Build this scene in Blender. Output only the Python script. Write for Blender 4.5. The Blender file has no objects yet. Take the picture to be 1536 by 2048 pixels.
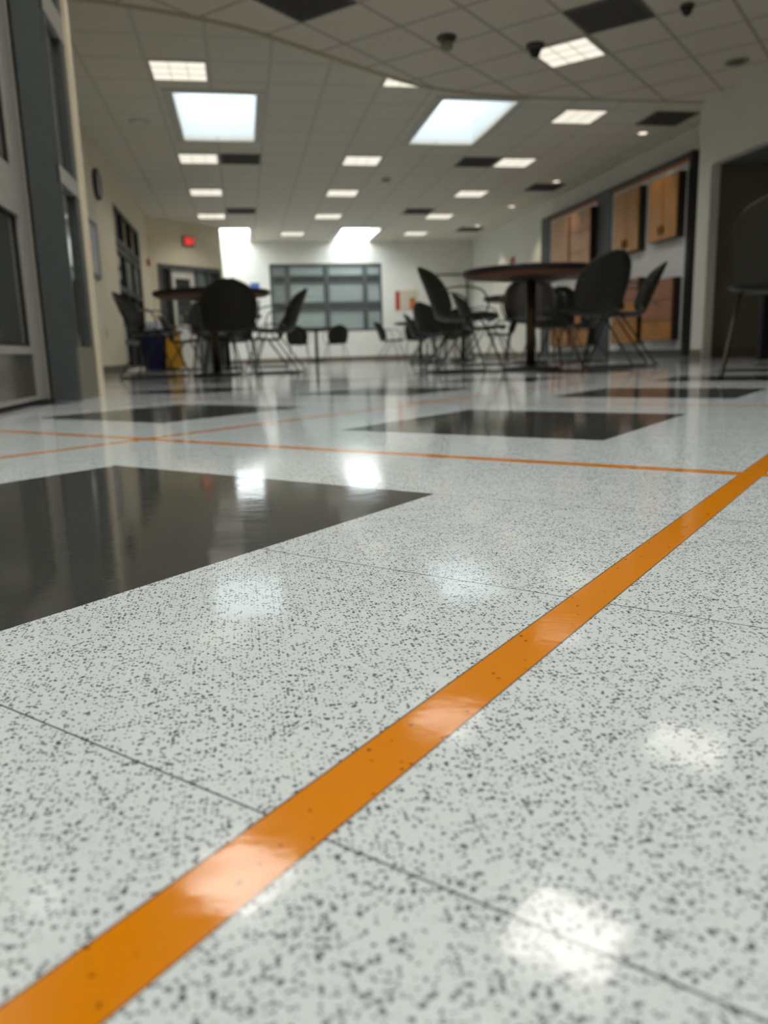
import bpy, bmesh, math, random
from mathutils import Vector, Matrix
random.seed(4)
C = bpy.context.scene.collection
PI = math.pi
T = .6096                       # ceiling module
CZ = 3.06                       # main ceiling height
NZ = 2.94                       # lower curved ceiling height
TX0, TY0 = -1.257*T, 20.17*T    # ceiling grid origin
TH = .7752                      # angle of the floor pattern
HU = .1693                      # floor pattern unit

# ------------------------------------------------------------------ materials
def nodes(name):
    m = bpy.data.materials.new(name); m.use_nodes = True
    nt = m.node_tree; b = nt.nodes['Principled BSDF']
    return m, nt, b
def mat(name, col, rough=.5, metal=0, noise=0, nscale=30, bump=0, bscale=200, emis=None, es=0, trans=0, spec=.5, stretch=None, coat=0):
    m, nt, b = nodes(name)
    b.inputs['Base Color'].default_value = (*col, 1)
    b.inputs['Roughness'].default_value = rough
    b.inputs['Metallic'].default_value = metal
    b.inputs['Specular IOR Level'].default_value = spec
    b.inputs['Coat Weight'].default_value = coat
    if trans: b.inputs['Transmission Weight'].default_value = trans
    if emis:
        b.inputs['Emission Color'].default_value = (*emis, 1); b.inputs['Emission Strength'].default_value = es
    tc = nt.nodes.new('ShaderNodeTexCoord')
    if noise:
        n = nt.nodes.new('ShaderNodeTexNoise'); n.inputs['Scale'].default_value = nscale; n.inputs['Detail'].default_value = 5
        mp = nt.nodes.new('ShaderNodeMapping')
        if stretch: mp.inputs['Scale'].default_value = stretch
        nt.links.new(tc.outputs['Object'], mp.inputs[0]); nt.links.new(mp.outputs[0], n.inputs['Vector'])
        r = nt.nodes.new('ShaderNodeValToRGB')
        r.color_ramp.elements[0].position = .3; r.color_ramp.elements[1].position = .7
        r.color_ramp.elements[0].color = (*[c*(1-noise) for c in col], 1)
        r.color_ramp.elements[1].color = (*[min(1, c*(1+noise)) for c in col], 1)
        nt.links.new(n.outputs['Fac'], r.inputs[0]); nt.links.new(r.outputs[0], b.inputs['Base Color'])
    if bump:
        n2 = nt.nodes.new('ShaderNodeTexNoise'); n2.inputs['Scale'].default_value = bscale
        nt.links.new(tc.outputs['Object'], n2.inputs['Vector'])
        bp = nt.nodes.new('ShaderNodeBump'); bp.inputs['Strength'].default_value = bump; bp.inputs['Distance'].default_value = .002
        nt.links.new(n2.outputs['Fac'], bp.inputs['Height']); nt.links.new(bp.outputs[0], b.inputs['Normal'])
    return m

class G:
    """small helper for maths nodes"""
    def __init__(s, nt): s.nt = nt
    def op(s, o, a, b=None, c=None):
        n = s.nt.nodes.new('ShaderNodeMath'); n.operation = o
        for i, v in enumerate((a, b, c)):
            if v is None: continue
            if isinstance(v, (int, float)): n.inputs[i].default_value = v
            else: s.nt.links.new(v, n.inputs[i])
        return n.outputs[0]
    def per(s, x, c, P):   # signed distance to the nearest of c + kP
        return s.op('SUBTRACT', s.op('FLOORED_MODULO', s.op('ADD', s.op('SUBTRACT', x, c), P/2), P), P/2)
    def mix(s, f, a, b):
        n = s.nt.nodes.new('ShaderNodeMix'); n.data_type = 'RGBA'
        if isinstance(f, (int, float)): n.inputs[0].default_value = f
        else: s.nt.links.new(f, n.inputs[0])
        for k, v in ((6, a), (7, b)):
            if isinstance(v, tuple): n.inputs[k].default_value = (*v, 1)
            else: s.nt.links.new(v, n.inputs[k])
        return n.outputs[2]

def floor_material():
    m, nt, b = nodes('floor_tiles'); g = G(nt)
    tc = nt.nodes.new('ShaderNodeTexCoord'); sp = nt.nodes.new('ShaderNodeSeparateXYZ')
    nt.links.new(tc.outputs['Object'], sp.inputs[0]); X, Y = sp.outputs[0], sp.outputs[1]
    s_, c_ = math.sin(TH), math.cos(TH)
    A = g.op('ADD', g.op('MULTIPLY', X, s_), g.op('MULTIPLY', Y, c_))
    B = g.op('SUBTRACT', g.op('MULTIPLY', X, c_), g.op('MULTIPLY', Y, s_))
    P = 7.18*HU
    lt = lambda v, t: g.op('LESS_THAN', v, t)
    ab = lambda v: g.op('ABSOLUTE', v)
    dA, dB = ab(g.per(A, 2.93*HU, P)), ab(g.per(B, -4.63*HU, P))
    dark = g.op('MULTIPLY', lt(dA, 1.8*HU), lt(dB, 1.8*HU))
    sA, sB = ab(g.per(A, 6.52*HU, P)), ab(g.per(B, -1.04*HU, P))
    sw = .0825*HU
    sd = g.op('MINIMUM', sA, sB)
    strip = lt(sd, sw)
    stripedge = lt(ab(g.op('SUBTRACT', sd, sw)), .0006)
    seamA = g.op('MINIMUM', dA, ab(g.op('SUBTRACT', dA, 1.8*HU)))
    seamB = g.op('MINIMUM', dB, ab(g.op('SUBTRACT', dB, 1.8*HU)))
    notstrip = g.op('SUBTRACT', 1, strip)
    seam = g.op('MULTIPLY', g.op('MAXIMUM', lt(seamA, .0006), g.op('MULTIPLY', lt(seamB, .0004), .12)), notstrip)
    # speckles
    nz = nt.nodes.new('ShaderNodeTexNoise'); nz.inputs['Scale'].default_value = 550; nz.inputs['Detail'].default_value = 2
    nt.links.new(tc.outputs['Object'], nz.inputs['Vector'])
    va = nt.nodes.new('ShaderNodeVectorMath'); va.operation = 'MULTIPLY_ADD'
    nt.links.new(nz.outputs['Color'], va.inputs[0]); va.inputs[1].default_value = (.0026, .0026, 0); nt.links.new(tc.outputs['Object'], va.inputs[2])
    # big slow noise makes the chips cluster
    cl = nt.nodes.new('ShaderNodeTexNoise'); cl.inputs['Scale'].default_value = 38; cl.inputs['Detail'].default_value = 3
    nt.links.new(tc.outputs['Object'], cl.inputs['Vector'])
    def chips(scale, keep, rad, seed):
        mp = nt.nodes.new('ShaderNodeMapping'); mp.inputs['Location'].default_value = (seed, seed*.7, 0)
        nt.links.new(va.outputs[0], mp.inputs[0])
        v = nt.nodes.new('ShaderNodeTexVoronoi'); v.voronoi_dimensions = '2D'; v.inputs['Scale'].default_value = scale
        nt.links.new(mp.outputs[0], v.inputs['Vector'])
        sc = nt.nodes.new('ShaderNodeSeparateColor'); nt.links.new(v.outputs['Color'], sc.inputs[0])
        k = lt(sc.outputs[0], g.op('MULTIPLY', cl.outputs['Fac'], 2*keep))
        r = g.op('MULTIPLY', g.op('ADD', g.op('MULTIPLY', sc.outputs[1], .75), .35), rad)
        return g.op('MULTIPLY', k, lt(v.outputs['Distance'], r)), sc.outputs[2]
    c1, t1 = chips(460, .46, .38, 0)
    c2, t2 = chips(270, .25, .30, 3.1)
    c3, t3 = chips(700, .40, .38, 7.3)
    chip = g.op('MAXIMUM', c1, c2)
    lg = nt.nodes.new('ShaderNodeTexNoise'); lg.inputs['Scale'].default_value = 6; lg.inputs['Detail'].default_value = 6
    nt.links.new(tc.outputs['Object'], lg.inputs['Vector'])
    white = g.mix(lg.outputs['Fac'], (.505, .575, .61), (.58, .655, .69))
    white = g.mix(g.op('MULTIPLY', c3, .32), white, (.30, .33, .35))
    white = g.mix(g.op('MULTIPLY', chip, .93), white, g.mix(t1, (.018, .023, .034), (.085, .10, .12)))
    blk = g.mix(lg.outputs['Fac'], (.034, .036, .034), (.046, .048, .045))
    blk = g.mix(g.op('MULTIPLY', c3, .35), blk, (.012, .012, .012))
    blk = g.mix(g.op('MULTIPLY', c2, .10), blk, (.25, .25, .25))
    org = g.mix(lg.outputs['Fac'], (.53, .175, .002), (.60, .215, .004))
    org = g.mix(g.op('MULTIPLY', g.op('MULTIPLY', c2, lt(t2, .12)), .8), org, (.10, .03, .005))
    # scuffs
    mp = nt.nodes.new('ShaderNodeMapping'); mp.inputs['Scale'].default_value = (18, 90, 1); mp.inputs['Rotation'].default_value = (0, 0, 1.2)
    nt.links.new(tc.outputs['Object'], mp.inputs[0])
    scf = nt.nodes.new('ShaderNodeTexNoise'); scf.inputs['Scale'].default_value = 1; scf.inputs['Detail'].default_value = 6
    nt.links.new(mp.outputs[0], scf.inputs['Vector'])
    col = g.mix(dark, white, blk)
    col = g.mix(strip, col, org)
    col = g.mix(g.op('MULTIPLY', stripedge, .75), col, (.05, .04, .03))
    col = g.mix(g.op('MULTIPLY', seam, .85), col, (.03, .035, .035))
    nt.links.new(col, b.inputs['Base Color'])
    rn = nt.nodes.new('ShaderNodeMapRange'); rn.inputs[3].default_value = .06; rn.inputs[4].default_value = .11
    rn.inputs[1].default_value = .35; rn.inputs[2].default_value = .7
    nt.links.new(scf.outputs['Fac'], rn.inputs[0]); nt.links.new(rn.outputs[0], b.inputs['Roughness'])
    b.inputs['IOR'].default_value = 1.46
    # relief: polish ripples, orange peel, seams
    r1 = nt.nodes.new('ShaderNodeTexNoise'); r1.inputs['Scale'].default_value = 26; r1.inputs['Detail'].default_value = 2
    r2 = nt.nodes.new('ShaderNodeTexNoise'); r2.inputs['Scale'].default_value = 150; r2.inputs['Detail'].default_value = 2
    for r in (r1, r2): nt.links.new(tc.outputs['Object'], r.inputs['Vector'])
    hgt = g.op('ADD', g.op('MULTIPLY', r1.outputs['Fac'], .55), g.op('MULTIPLY', r2.outputs['Fac'], .16))
    hgt = g.op('SUBTRACT', hgt, g.op('MULTIPLY', g.op('MAXIMUM', seam, stripedge), .8))
    bp = nt.nodes.new('ShaderNodeBump'); bp.inputs['Strength'].default_value = .35; bp.inputs['Distance'].default_value = .0006
    nt.links.new(hgt, bp.inputs['Height']); nt.links.new(bp.outputs[0], b.inputs['Normal'])
    return m

def ceiling_material(name, cx, cy, rot, tile, bar):
    m, nt, b = nodes(name); g = G(nt)
    tc = nt.nodes.new('ShaderNodeTexCoord'); sp = nt.nodes.new('ShaderNodeSeparateXYZ')
    nt.links.new(tc.outputs['Object'], sp.inputs[0]); X, Y = sp.outputs[0], sp.outputs[1]
    s_, c_ = math.sin(rot), math.cos(rot)
    A = g.op('ADD', g.op('MULTIPLY', X, s_), g.op('MULTIPLY', Y, c_))
    B = g.op('SUBTRACT', g.op('MULTIPLY', X, c_), g.op('MULTIPLY', Y, s_))
    ca, cb = cx*s_+cy*c_, cx*c_-cy*s_
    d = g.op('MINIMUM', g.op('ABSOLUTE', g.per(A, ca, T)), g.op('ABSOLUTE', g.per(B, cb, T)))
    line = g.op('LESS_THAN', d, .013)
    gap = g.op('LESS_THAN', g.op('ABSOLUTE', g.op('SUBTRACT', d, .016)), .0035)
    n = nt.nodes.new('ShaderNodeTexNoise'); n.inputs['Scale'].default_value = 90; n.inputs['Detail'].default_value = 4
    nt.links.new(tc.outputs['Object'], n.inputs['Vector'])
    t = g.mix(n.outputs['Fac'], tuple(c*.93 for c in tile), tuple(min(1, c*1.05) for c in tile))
    col = g.mix(line, t, bar); col = g.mix(g.op('MULTIPLY', gap, .3), col, tuple(c*.45 for c in bar))  # darker bars and gaps: the grid's depth shadow is put into the colour
    nt.links.new(col, b.inputs['Base Color']); b.inputs['Roughness'].default_value = .9
    b.inputs['Specular IOR Level'].default_value = .2
    bp = nt.nodes.new('ShaderNodeBump'); bp.inputs['Strength'].default_value = .4; bp.inputs['Distance'].default_value = .004
    nt.links.new(g.op('ADD', g.op('MULTIPLY', line, -.6), g.op('MULTIPLY', n.outputs['Fac'], .15)), bp.inputs['Height'])
    nt.links.new(bp.outputs[0], b.inputs['Normal'])
    return m

def wood(name, c1, c2, axis='z'):
    m, nt, b = nodes(name); g = G(nt)
    tc = nt.nodes.new('ShaderNodeTexCoord'); mp = nt.nodes.new('ShaderNodeMapping')
    mp.inputs['Scale'].default_value = (14, 14, 1.2) if axis == 'z' else (14, 1.2, 14)
    nt.links.new(tc.outputs['Object'], mp.inputs[0])
    n = nt.nodes.new('ShaderNodeTexNoise'); n.inputs['Scale'].default_value = 3; n.inputs['Detail'].default_value = 7; n.inputs['Distortion'].default_value = .6
    nt.links.new(mp.outputs[0], n.inputs['Vector'])
    r = nt.nodes.new('ShaderNodeValToRGB'); r.color_ramp.elements[0].position = .35; r.color_ramp.elements[1].position = .65
    r.color_ramp.elements[0].color = (*c1, 1); r.color_ramp.elements[1].color = (*c2, 1)
    nt.links.new(n.outputs['Fac'], r.inputs[0]); nt.links.new(r.outputs[0], b.inputs['Base Color'])
    b.inputs['Roughness'].default_value = .42
    return m

M = dict(
    floor=floor_material(),
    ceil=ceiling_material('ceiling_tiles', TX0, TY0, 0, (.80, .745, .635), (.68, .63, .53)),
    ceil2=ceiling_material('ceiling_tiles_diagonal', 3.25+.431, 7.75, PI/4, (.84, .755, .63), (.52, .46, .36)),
    cream=mat('paint_cream', (.78, .70, .52), .75, noise=.03, nscale=3, bump=.15),
    white=mat('paint_white', (.78, .77, .70), .75, noise=.03, nscale=3, bump=.15),
    warmwhite=mat('paint_warm_white', (.76, .74, .67), .75, noise=.03, nscale=3, bump=.15),
    recess_shade=mat('paint_recess_shaded', (.20, .18, .13), .8, noise=.04, nscale=3, bump=.1),  # unlit recess walls: their shade is put into this dark tone
    shaft=mat('paint_shaft', (.80, .83, .85), .8, noise=.02, nscale=2),
    base=mat('cove_base', (.16, .125, .085), .5, noise=.1, nscale=12),
    fascia=mat('paint_fascia', (.50, .44, .28), .8, noise=.04, nscale=4),
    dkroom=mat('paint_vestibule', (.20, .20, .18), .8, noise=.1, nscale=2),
    alu=mat('aluminium_light', (.40, .39, .36), .42, .35, noise=.06, nscale=20),
    panelb=mat('side_panel', (.17, .16, .125), .45, noise=.08, nscale=6),
    alud=mat('aluminium_slate', (.080, .094, .097), .45, .35, noise=.06, nscale=20),
    kick=mat('kick_metal', (.22, .205, .175), .16, .75, noise=.25, nscale=3),
    gasket=mat('black_rubber', (.008, .008, .008), .6, noise=.2),
    glassd=mat('window_glass_dark', (.040, .044, .040), .06, noise=.3, nscale=2, spec=.7),
    glassp=mat('window_glass_pale', (.30, .31, .27), .2, noise=.2, nscale=3),
    frost=mat('window_shade_green', (.33, .38, .36), .45, noise=.12, nscale=2, stretch=(.6, 1, 4)),
    frost2=mat('window_shade_grey', (.20, .225, .215), .45, noise=.12, nscale=2, stretch=(.6, 1, 4)),
    frame=mat('frame_slate', (.085, .095, .09), .5, noise=.08, nscale=10),
    frameb=mat('frame_charcoal', (.028, .032, .028), .5, noise=.1, nscale=10),
    diff=mat('lamp_lens', (.9, .88, .8), .4, noise=.03, nscale=8, emis=(1, .93, .80), es=.93),
    lframe=mat('lamp_frame', (.62, .60, .52), .5, noise=.02),
    vent=mat('vent_metal', (.085, .08, .072), .55, .3, noise=.1),
    ventf=mat('vent_frame', (.10, .095, .08), .6, noise=.1),
    dome=mat('dome_smoke', (.012, .012, .012), .15, noise=.1),
    fixt=mat('fixture_beige', (.30, .27, .21), .5, noise=.05),
    led=mat('downlight_lamp', (.9, .8, .7), .4, noise=.02, emis=(1, .86, .72), es=1.4),
    shell=mat('chair_plastic', (.018, .0175, .012), .45, spec=.3, noise=.1, nscale=40, bump=.08),
    wire=mat('chair_wire', (.045, .042, .034), .3, .7, noise=.1),
    ttop=mat('table_laminate', (.008, .006, .005), .5, noise=.2, nscale=15),
    tunder=mat('table_underside', (.22, .075, .03), .6, noise=.15, nscale=14),
    tpole=mat('table_post', (.075, .05, .03), .32, .6, noise=.1),
    black=mat('black_paint', (.006, .006, .006), .5, noise=.2),
    blue=mat('bin_blue', (.003, .006, .045), .4, noise=.1, nscale=8),
    bag=mat('bin_bag', (.42, .44, .50), .3, noise=.25, nscale=22, bump=.9, bscale=40),
    yellow=mat('sign_yellow', (.50, .25, .004), .4, noise=.06),
    red=mat('alarm_red', (.45, .03, .02), .4, noise=.05),
    exitg=mat('exit_glow', (.8, .05, .04), .4, emis=(1, .05, .05), es=1.5, noise=.02),
    exitb=mat('exit_housing', (.14, .105, .07), .5, noise=.05),
    posterw=mat('poster_paper', (.62, .55, .43), .6, noise=.05),
    postero=mat('poster_orange', (.55, .16, .05), .6, noise=.15),
    postergr=mat('poster_olive', (.22, .20, .05), .6, noise=.15),
    posterb=mat('sign_blue', (.06, .13, .42), .5, noise=.1),
    board=mat('noticeboard', (.58, .53, .54), .85, noise=.06),
    grey=mat('panel_white', (.72, .71, .70), .5, noise=.04),
    pslate=mat('panel_slate', (.045, .052, .058), .5, noise=.06),
    w1=wood('wood_amber', (.38, .155, .028), (.54, .26, .06)),
    w2=wood('wood_tan', (.44, .21, .08), (.62, .34, .15)),
    w3=wood('wood_cherry', (.25, .085, .03), (.37, .14, .055), 'y'),
    w4=wood('wood_honey', (.34, .135, .014), (.47, .20, .03), 'y'),
    wdark=wood('wood_edge', (.012, .008, .005), (.03, .018, .01)),
    plate=mat('outlet_plate', (.45, .42, .33), .5, noise=.03),
)

# ------------------------------------------------------------------ geometry helpers
def box(bm, x0, x1, y0, y1, z0, z1, mi=0):
    v = [bm.verts.new((x, y, z)) for z in (z0, z1) for y in (y0, y1) for x in (x0, x1)]
    for f in ((0, 2, 3, 1), (4, 5, 7, 6), (0, 1, 5, 4), (2, 6, 7, 3), (0, 4, 6, 2), (1, 3, 7, 5)):
        bm.faces.new([v[i] for i in f]).material_index = mi
def bevel(bm, w=.004, seg=2):
    bmesh.ops.bevel(bm, geom=list(bm.edges), offset=w, segments=seg, affect='EDGES', clamp_overlap=True)
def obj(name, bm, m, parent=None, smooth=False):
    bmesh.ops.recalc_face_normals(bm, faces=bm.faces)
    me = bpy.data.meshes.new(name); bm.to_mesh(me); bm.free()
    for mm in (m if isinstance(m, (list, tuple)) else [m]): me.materials.append(mm)
    if smooth:
        for p in me.polygons: p.use_smooth = True
    o = bpy.data.objects.new(name, me); C.objects.link(o)
    if parent: o.parent = parent
    return o
def bx(name, x0, x1, y0, y1, z0, z1, m, parent=None, bev=0):
    bm = bmesh.new(); box(bm, x0, x1, y0, y1, z0, z1)
    if bev: bevel(bm, bev)
    return obj(name, bm, m, parent)
def struct(o): o['kind'] = 'structure'; return o
def thing(name, label, cat, loc=(0, 0, 0), rz=0, group=None):
    o = bpy.data.objects.new(name, None); C.objects.link(o); o.empty_display_size = .1
    o.location = loc; o.rotation_euler = (0, 0, rz); o['label'] = label; o['category'] = cat
    if group: o['group'] = group
    return o
def dup(root, loc, rz, label, group=None):
    r = root.copy(); C.objects.link(r); r.location = loc; r.rotation_euler = (0, 0, rz); r['label'] = label
    if group: r['group'] = group
    for ch in list(root.children):
        c = ch.copy(); C.objects.link(c); c.parent = r
        for gch in ch.children:
            d = gch.copy(); C.objects.link(d); d.parent = c
    return r
def tag(o, label, cat, group=None):
    o['label'] = label; o['category'] = cat
    if group: o['group'] = group
    return o
def lathe(bm, prof, n=32, cx=0, cy=0):
    rings = []
    for r, z in prof:
        rings.append([bm.verts.new((cx+r*math.cos(2*PI*i/n), cy+r*math.sin(2*PI*i/n), z)) for i in range(n)])
    for a, b in zip(rings, rings[1:]):
        for i in range(n): bm.faces.new((a[i], a[(i+1) % n], b[(i+1) % n], b[i]))
    bm.faces.new(list(reversed(rings[0]))); bm.faces.new(rings[-1])
def smoothpath(pts, k=5):
    P = [Vector(p) for p in pts]; out = []
    for i in range(len(P)-1):
        a = P[max(i-1, 0)]; b = P[i]; c = P[i+1]; d = P[min(i+2, len(P)-1)]
        for j in range(k):
            t = j/k
            out.append(.5*((2*b)+(c-a)*t+(2*a-5*b+4*c-d)*t*t+(3*b-a-3*c+d)*t**3))
    out.append(P[-1]); return out
def tube(bm, pts, r, n=8, k=5):
    P = smoothpath(pts, k) if k > 1 else [Vector(p) for p in pts]
    rings = []; prev = None
    for i, p in enumerate(P):
        d = (P[min(i+1, len(P)-1)]-P[max(i-1, 0)]).normalized()
        up = prev if prev is not None else (Vector((0, 0, 1)) if abs(d.z) < .9 else Vector((1, 0, 0)))
        s = d.cross(up).normalized(); u = s.cross(d).normalized(); prev = u
        rings.append([bm.verts.new(p+r*(math.cos(2*PI*a/n)*s+math.sin(2*PI*a/n)*u)) for a in range(n)])
    for a, b in zip(rings, rings[1:]):
        for i in range(n): bm.faces.new((a[i], a[(i+1) % n], b[(i+1) % n], b[i]))
    bm.faces.new(list(reversed(rings[0]))); bm.faces.new(rings[-1])
def wall(name, p0, p1, m, z0=0, z1=CZ, th=.12, holes=()):
    """vertical slab from p0 to p1, its room face on the line, thickness to the left of p0->p1"""
    L = math.hypot(p1[0]-p0[0], p1[1]-p0[1]); a = math.atan2(p1[1]-p0[1], p1[0]-p0[0])
    xs = sorted({0, L, *[h for q in holes for h in q[:2]]}); zs = sorted({z0, z1, *[h for q in holes for h in q[2:]]})
    bm = bmesh.new()
    for xa, xb in zip(xs, xs[1:]):
        for za, zb in zip(zs, zs[1:]):
            if any(h[0] <= (xa+xb)/2 <= h[1] and h[2] <= (za+zb)/2 <= h[3] for h in holes): continue
            box(bm, xa, xb, 0, th, za, zb)
    bmesh.ops.remove_doubles(bm, verts=bm.verts, dist=1e-5)
    o = obj(name, bm, m); o.location = (p0[0], p0[1], 0); o.rotation_euler = (0, 0, a)
    return struct(o)
def slabs(bm, xs, ys, z0, z1, holes):
    for xa, xb in zip(xs, xs[1:]):
        for ya, yb in zip(ys, ys[1:]):
            if any(h[0]-1e-6 <= (xa+xb)/2 <= h[1] and h[2]-1e-6 <= (ya+yb)/2 <= h[3] for h in holes): continue
            box(bm, xa, xb, ya, yb, z0, z1)
    bmesh.ops.remove_doubles(bm, verts=bm.verts, dist=1e-5)

# ------------------------------------------------------------------ the room
bm = bmesh.new(); box(bm, -3.4, 8.2, -4.2, 21.6, -.08, 0); struct(obj('floor', bm, M['floor']))

SKX = [(-.965*T, .55*T), (4.10*T, 5.60*T)]
SKY = [(15.79*T, 18.99*T), (19.12, 21.18)]
SK = [(*SKX[0], *SKY[0]), (*SKX[1], *SKY[0]), (*SKX[0], *SKY[1]), (*SKX[1], *SKY[1])]
bm = bmesh.new()
xs = sorted({-3.4, 6.5, SKX[0][0], SKX[0][1], SKX[1][0], SKX[1][1]}); ys = sorted({5.6, 21.4, *SKY[0], *SKY[1]})
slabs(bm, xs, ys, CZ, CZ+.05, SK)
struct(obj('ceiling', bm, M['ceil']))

# lower ceiling over the near half with a curved front edge
edge = smoothpath([(-2.2, 6.86, 0), (-1.08, 7.07, 0), (.03, 7.45, 0), (.89, 8.04, 0), (1.80, 8.70, 0), (2.30, 8.93, 0), (3.02, 9.09, 0), (4.2, 9.12, 0), (6.4, 9.12, 0)], 8)
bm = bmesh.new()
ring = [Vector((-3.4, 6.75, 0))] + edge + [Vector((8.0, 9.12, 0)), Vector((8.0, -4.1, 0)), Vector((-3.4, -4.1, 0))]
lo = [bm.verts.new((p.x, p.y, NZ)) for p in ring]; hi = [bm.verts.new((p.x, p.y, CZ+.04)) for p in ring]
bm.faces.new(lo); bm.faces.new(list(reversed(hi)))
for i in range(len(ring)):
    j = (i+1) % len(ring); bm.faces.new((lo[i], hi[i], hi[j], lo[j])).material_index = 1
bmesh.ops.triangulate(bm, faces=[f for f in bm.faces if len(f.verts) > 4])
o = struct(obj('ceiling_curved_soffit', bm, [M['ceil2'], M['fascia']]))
bm = bmesh.new()                       # angle trim along the curved edge
for a, b in zip(edge, edge[1:]):
    d = (b-a).normalized(); n = Vector((-d.y, d.x, 0))
    v = [a-n*.065+Vector((0, 0, NZ-.006)), b-n*.065+Vector((0, 0, NZ-.006)), b+n*.004+Vector((0, 0, NZ-.006)), a+n*.004+Vector((0, 0, NZ-.006))]
    w = [p+Vector((0, 0, .0055)) for p in v]
    vv = [bm.verts.new(p) for p in v+w]
    for f in ((0, 1, 2, 3), (4, 7, 6, 5), (0, 4, 5, 1), (1, 5, 6, 2), (2, 6, 7, 3), (3, 7, 4, 0)): bm.faces.new([vv[i] for i in f])
struct(obj('trim_1', bm, M['fascia']))

# skylight shafts: windows in the roof
for i, (x0, x1, y0, y1) in enumerate(SK):
    bm = bmesh.new(); t = .04; h = 5.0 if y1 < 21 else 3.30
    box(bm, x0-t, x0, y0-t, y1+t, CZ+.05, h); box(bm, x1, x1+t, y0-t, y1+t, CZ+.05, h)
    box(bm, x0, x1, y0-t, y0, CZ+.05, h); box(bm, x0, x1, y1, y1+t, CZ+.05, h)
    s = struct(obj('window_%d' % (i+3), bm, M['shaft']))
    bm = bmesh.new(); e = .11
    z = CZ-.012
    ya, yb = y0-e, min(y1+e, 21.199)
    box(bm, x0-e, x0-.004, ya, yb, z, CZ); box(bm, x1+.004, x1+e, ya, yb, z, CZ)
    box(bm, x0-.004, x1+.004, ya, y0-.004, z, CZ)
    if y1 < 21: box(bm, x0-.004, x1+.004, y1+.004, yb, z, CZ)
    obj('window_trim', bm, M['lframe'], s)
    bm = bmesh.new()
    for k in range(1, 2): box(bm, x0, x1, y0+(y1-y0)*k/2-.02, y0+(y1-y0)*k/2+.02, h-.08, h-.03)
    obj('window_bar', bm, M['grey'], s)
    l = bpy.data.lights.new('daylight', 'AREA'); l.shape = 'RECTANGLE'; l.size = x1-x0; l.size_y = y1-y0
    l.cycles.is_portal = True
    lo_ = bpy.data.objects.new('daylight_portal', l); C.objects.link(lo_); lo_.location = ((x0+x1)/2, (y0+y1)/2, h)

# walls
wall('wall_left', (-1.82, 17.54), (-1.82, 4.21), M['cream'], th=-.12, holes=[(1.35, 4.39, .03, 2.56)])
wall('wall_exit', (-1.82, 17.54), (-.33, 19.03), M['cream'], holes=[(.24, 2.02, 0, 2.15)])
wall('wall_alcove', (-.9, 18.62), (-.9, 21.2), M['warmwhite'])
wall('wall_back', (-1.0, 21.2), (6.37, 21.2), M['white'], holes=[(1.81, 4.76, .76, 2.50)])
wall('wall_right', (6.25, 21.2), (6.25, 9.12), M['white'])
wall('wall_corner', (5.62, 9.12), (6.37, 9.12), M['warmwhite'], th=-.12, z1=CZ)
wall('wall_near_right', (5.5, 9.12), (5.5, -4.0), M['warmwhite'], z1=CZ, th=.12, holes=[(.26, 8.3, 0, 2.21)])
wall('wall_recess_back', (5.62, 8.97), (8.0, 8.97), M['recess_shade'], z1=2.4, th=.025)
wall('wall_recess_outer', (6.38, 9.0), (8.0, 9.0), M['recess_shade'], z1=2.4, th=.1)
wall('wall_recess_side', (7.9, 9.0), (7.9, -4.0), M['recess_shade'], z1=2.4, th=.1)
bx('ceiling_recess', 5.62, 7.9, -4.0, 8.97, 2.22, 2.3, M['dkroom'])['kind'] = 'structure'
wall('wall_rear', (-3.3, -4.0), (8.0, -4.0), M['white'], th=-.12)
wall('wall_near_left', (-.85, -4.0), (-.85, 2.45), M['cream'], z1=NZ)
wall('wall_return', (-3.3, 4.11), (-.718, 4.11), M['cream'], z1=NZ, th=.098)
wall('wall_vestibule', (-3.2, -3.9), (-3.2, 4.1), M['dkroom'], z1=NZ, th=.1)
bx('wall_gap_above_return', -1.94, -.70, 4.11, 4.21, NZ, CZ, M['cream'])['kind'] = 'structure'

def baseb(name, p0, p1):
    L = math.hypot(p1[0]-p0[0], p1[1]-p0[1]); a = math.atan2(p1[1]-p0[1], p1[0]-p0[0])
    bm = bmesh.new(); box(bm, 0, L, -.012, 0, 0, .10); o = obj(name, bm, M['base'])
    o.location = (p0[0], p0[1], 0); o.rotation_euler = (0, 0, a); struct(o)
baseb('baseboard_left', (-1.82, 4.4), (-1.82, 13.13))
baseb('baseboard_left_far', (-1.82, 16.2), (-1.82, 17.5))
baseb('baseboard_exit', (-1.8, 17.56), (-1.66, 17.70))
baseb('baseboard_back', (-.85, 21.2), (5.12, 21.2))
baseb('baseboard_right', (6.25, 21.15), (6.25, 15.7))
baseb('baseboard_near_right', (5.5, 9.12), (5.5, 8.88))
baseb('baseboard_recess', (5.63, 8.969), (7.89, 8.969))

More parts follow.
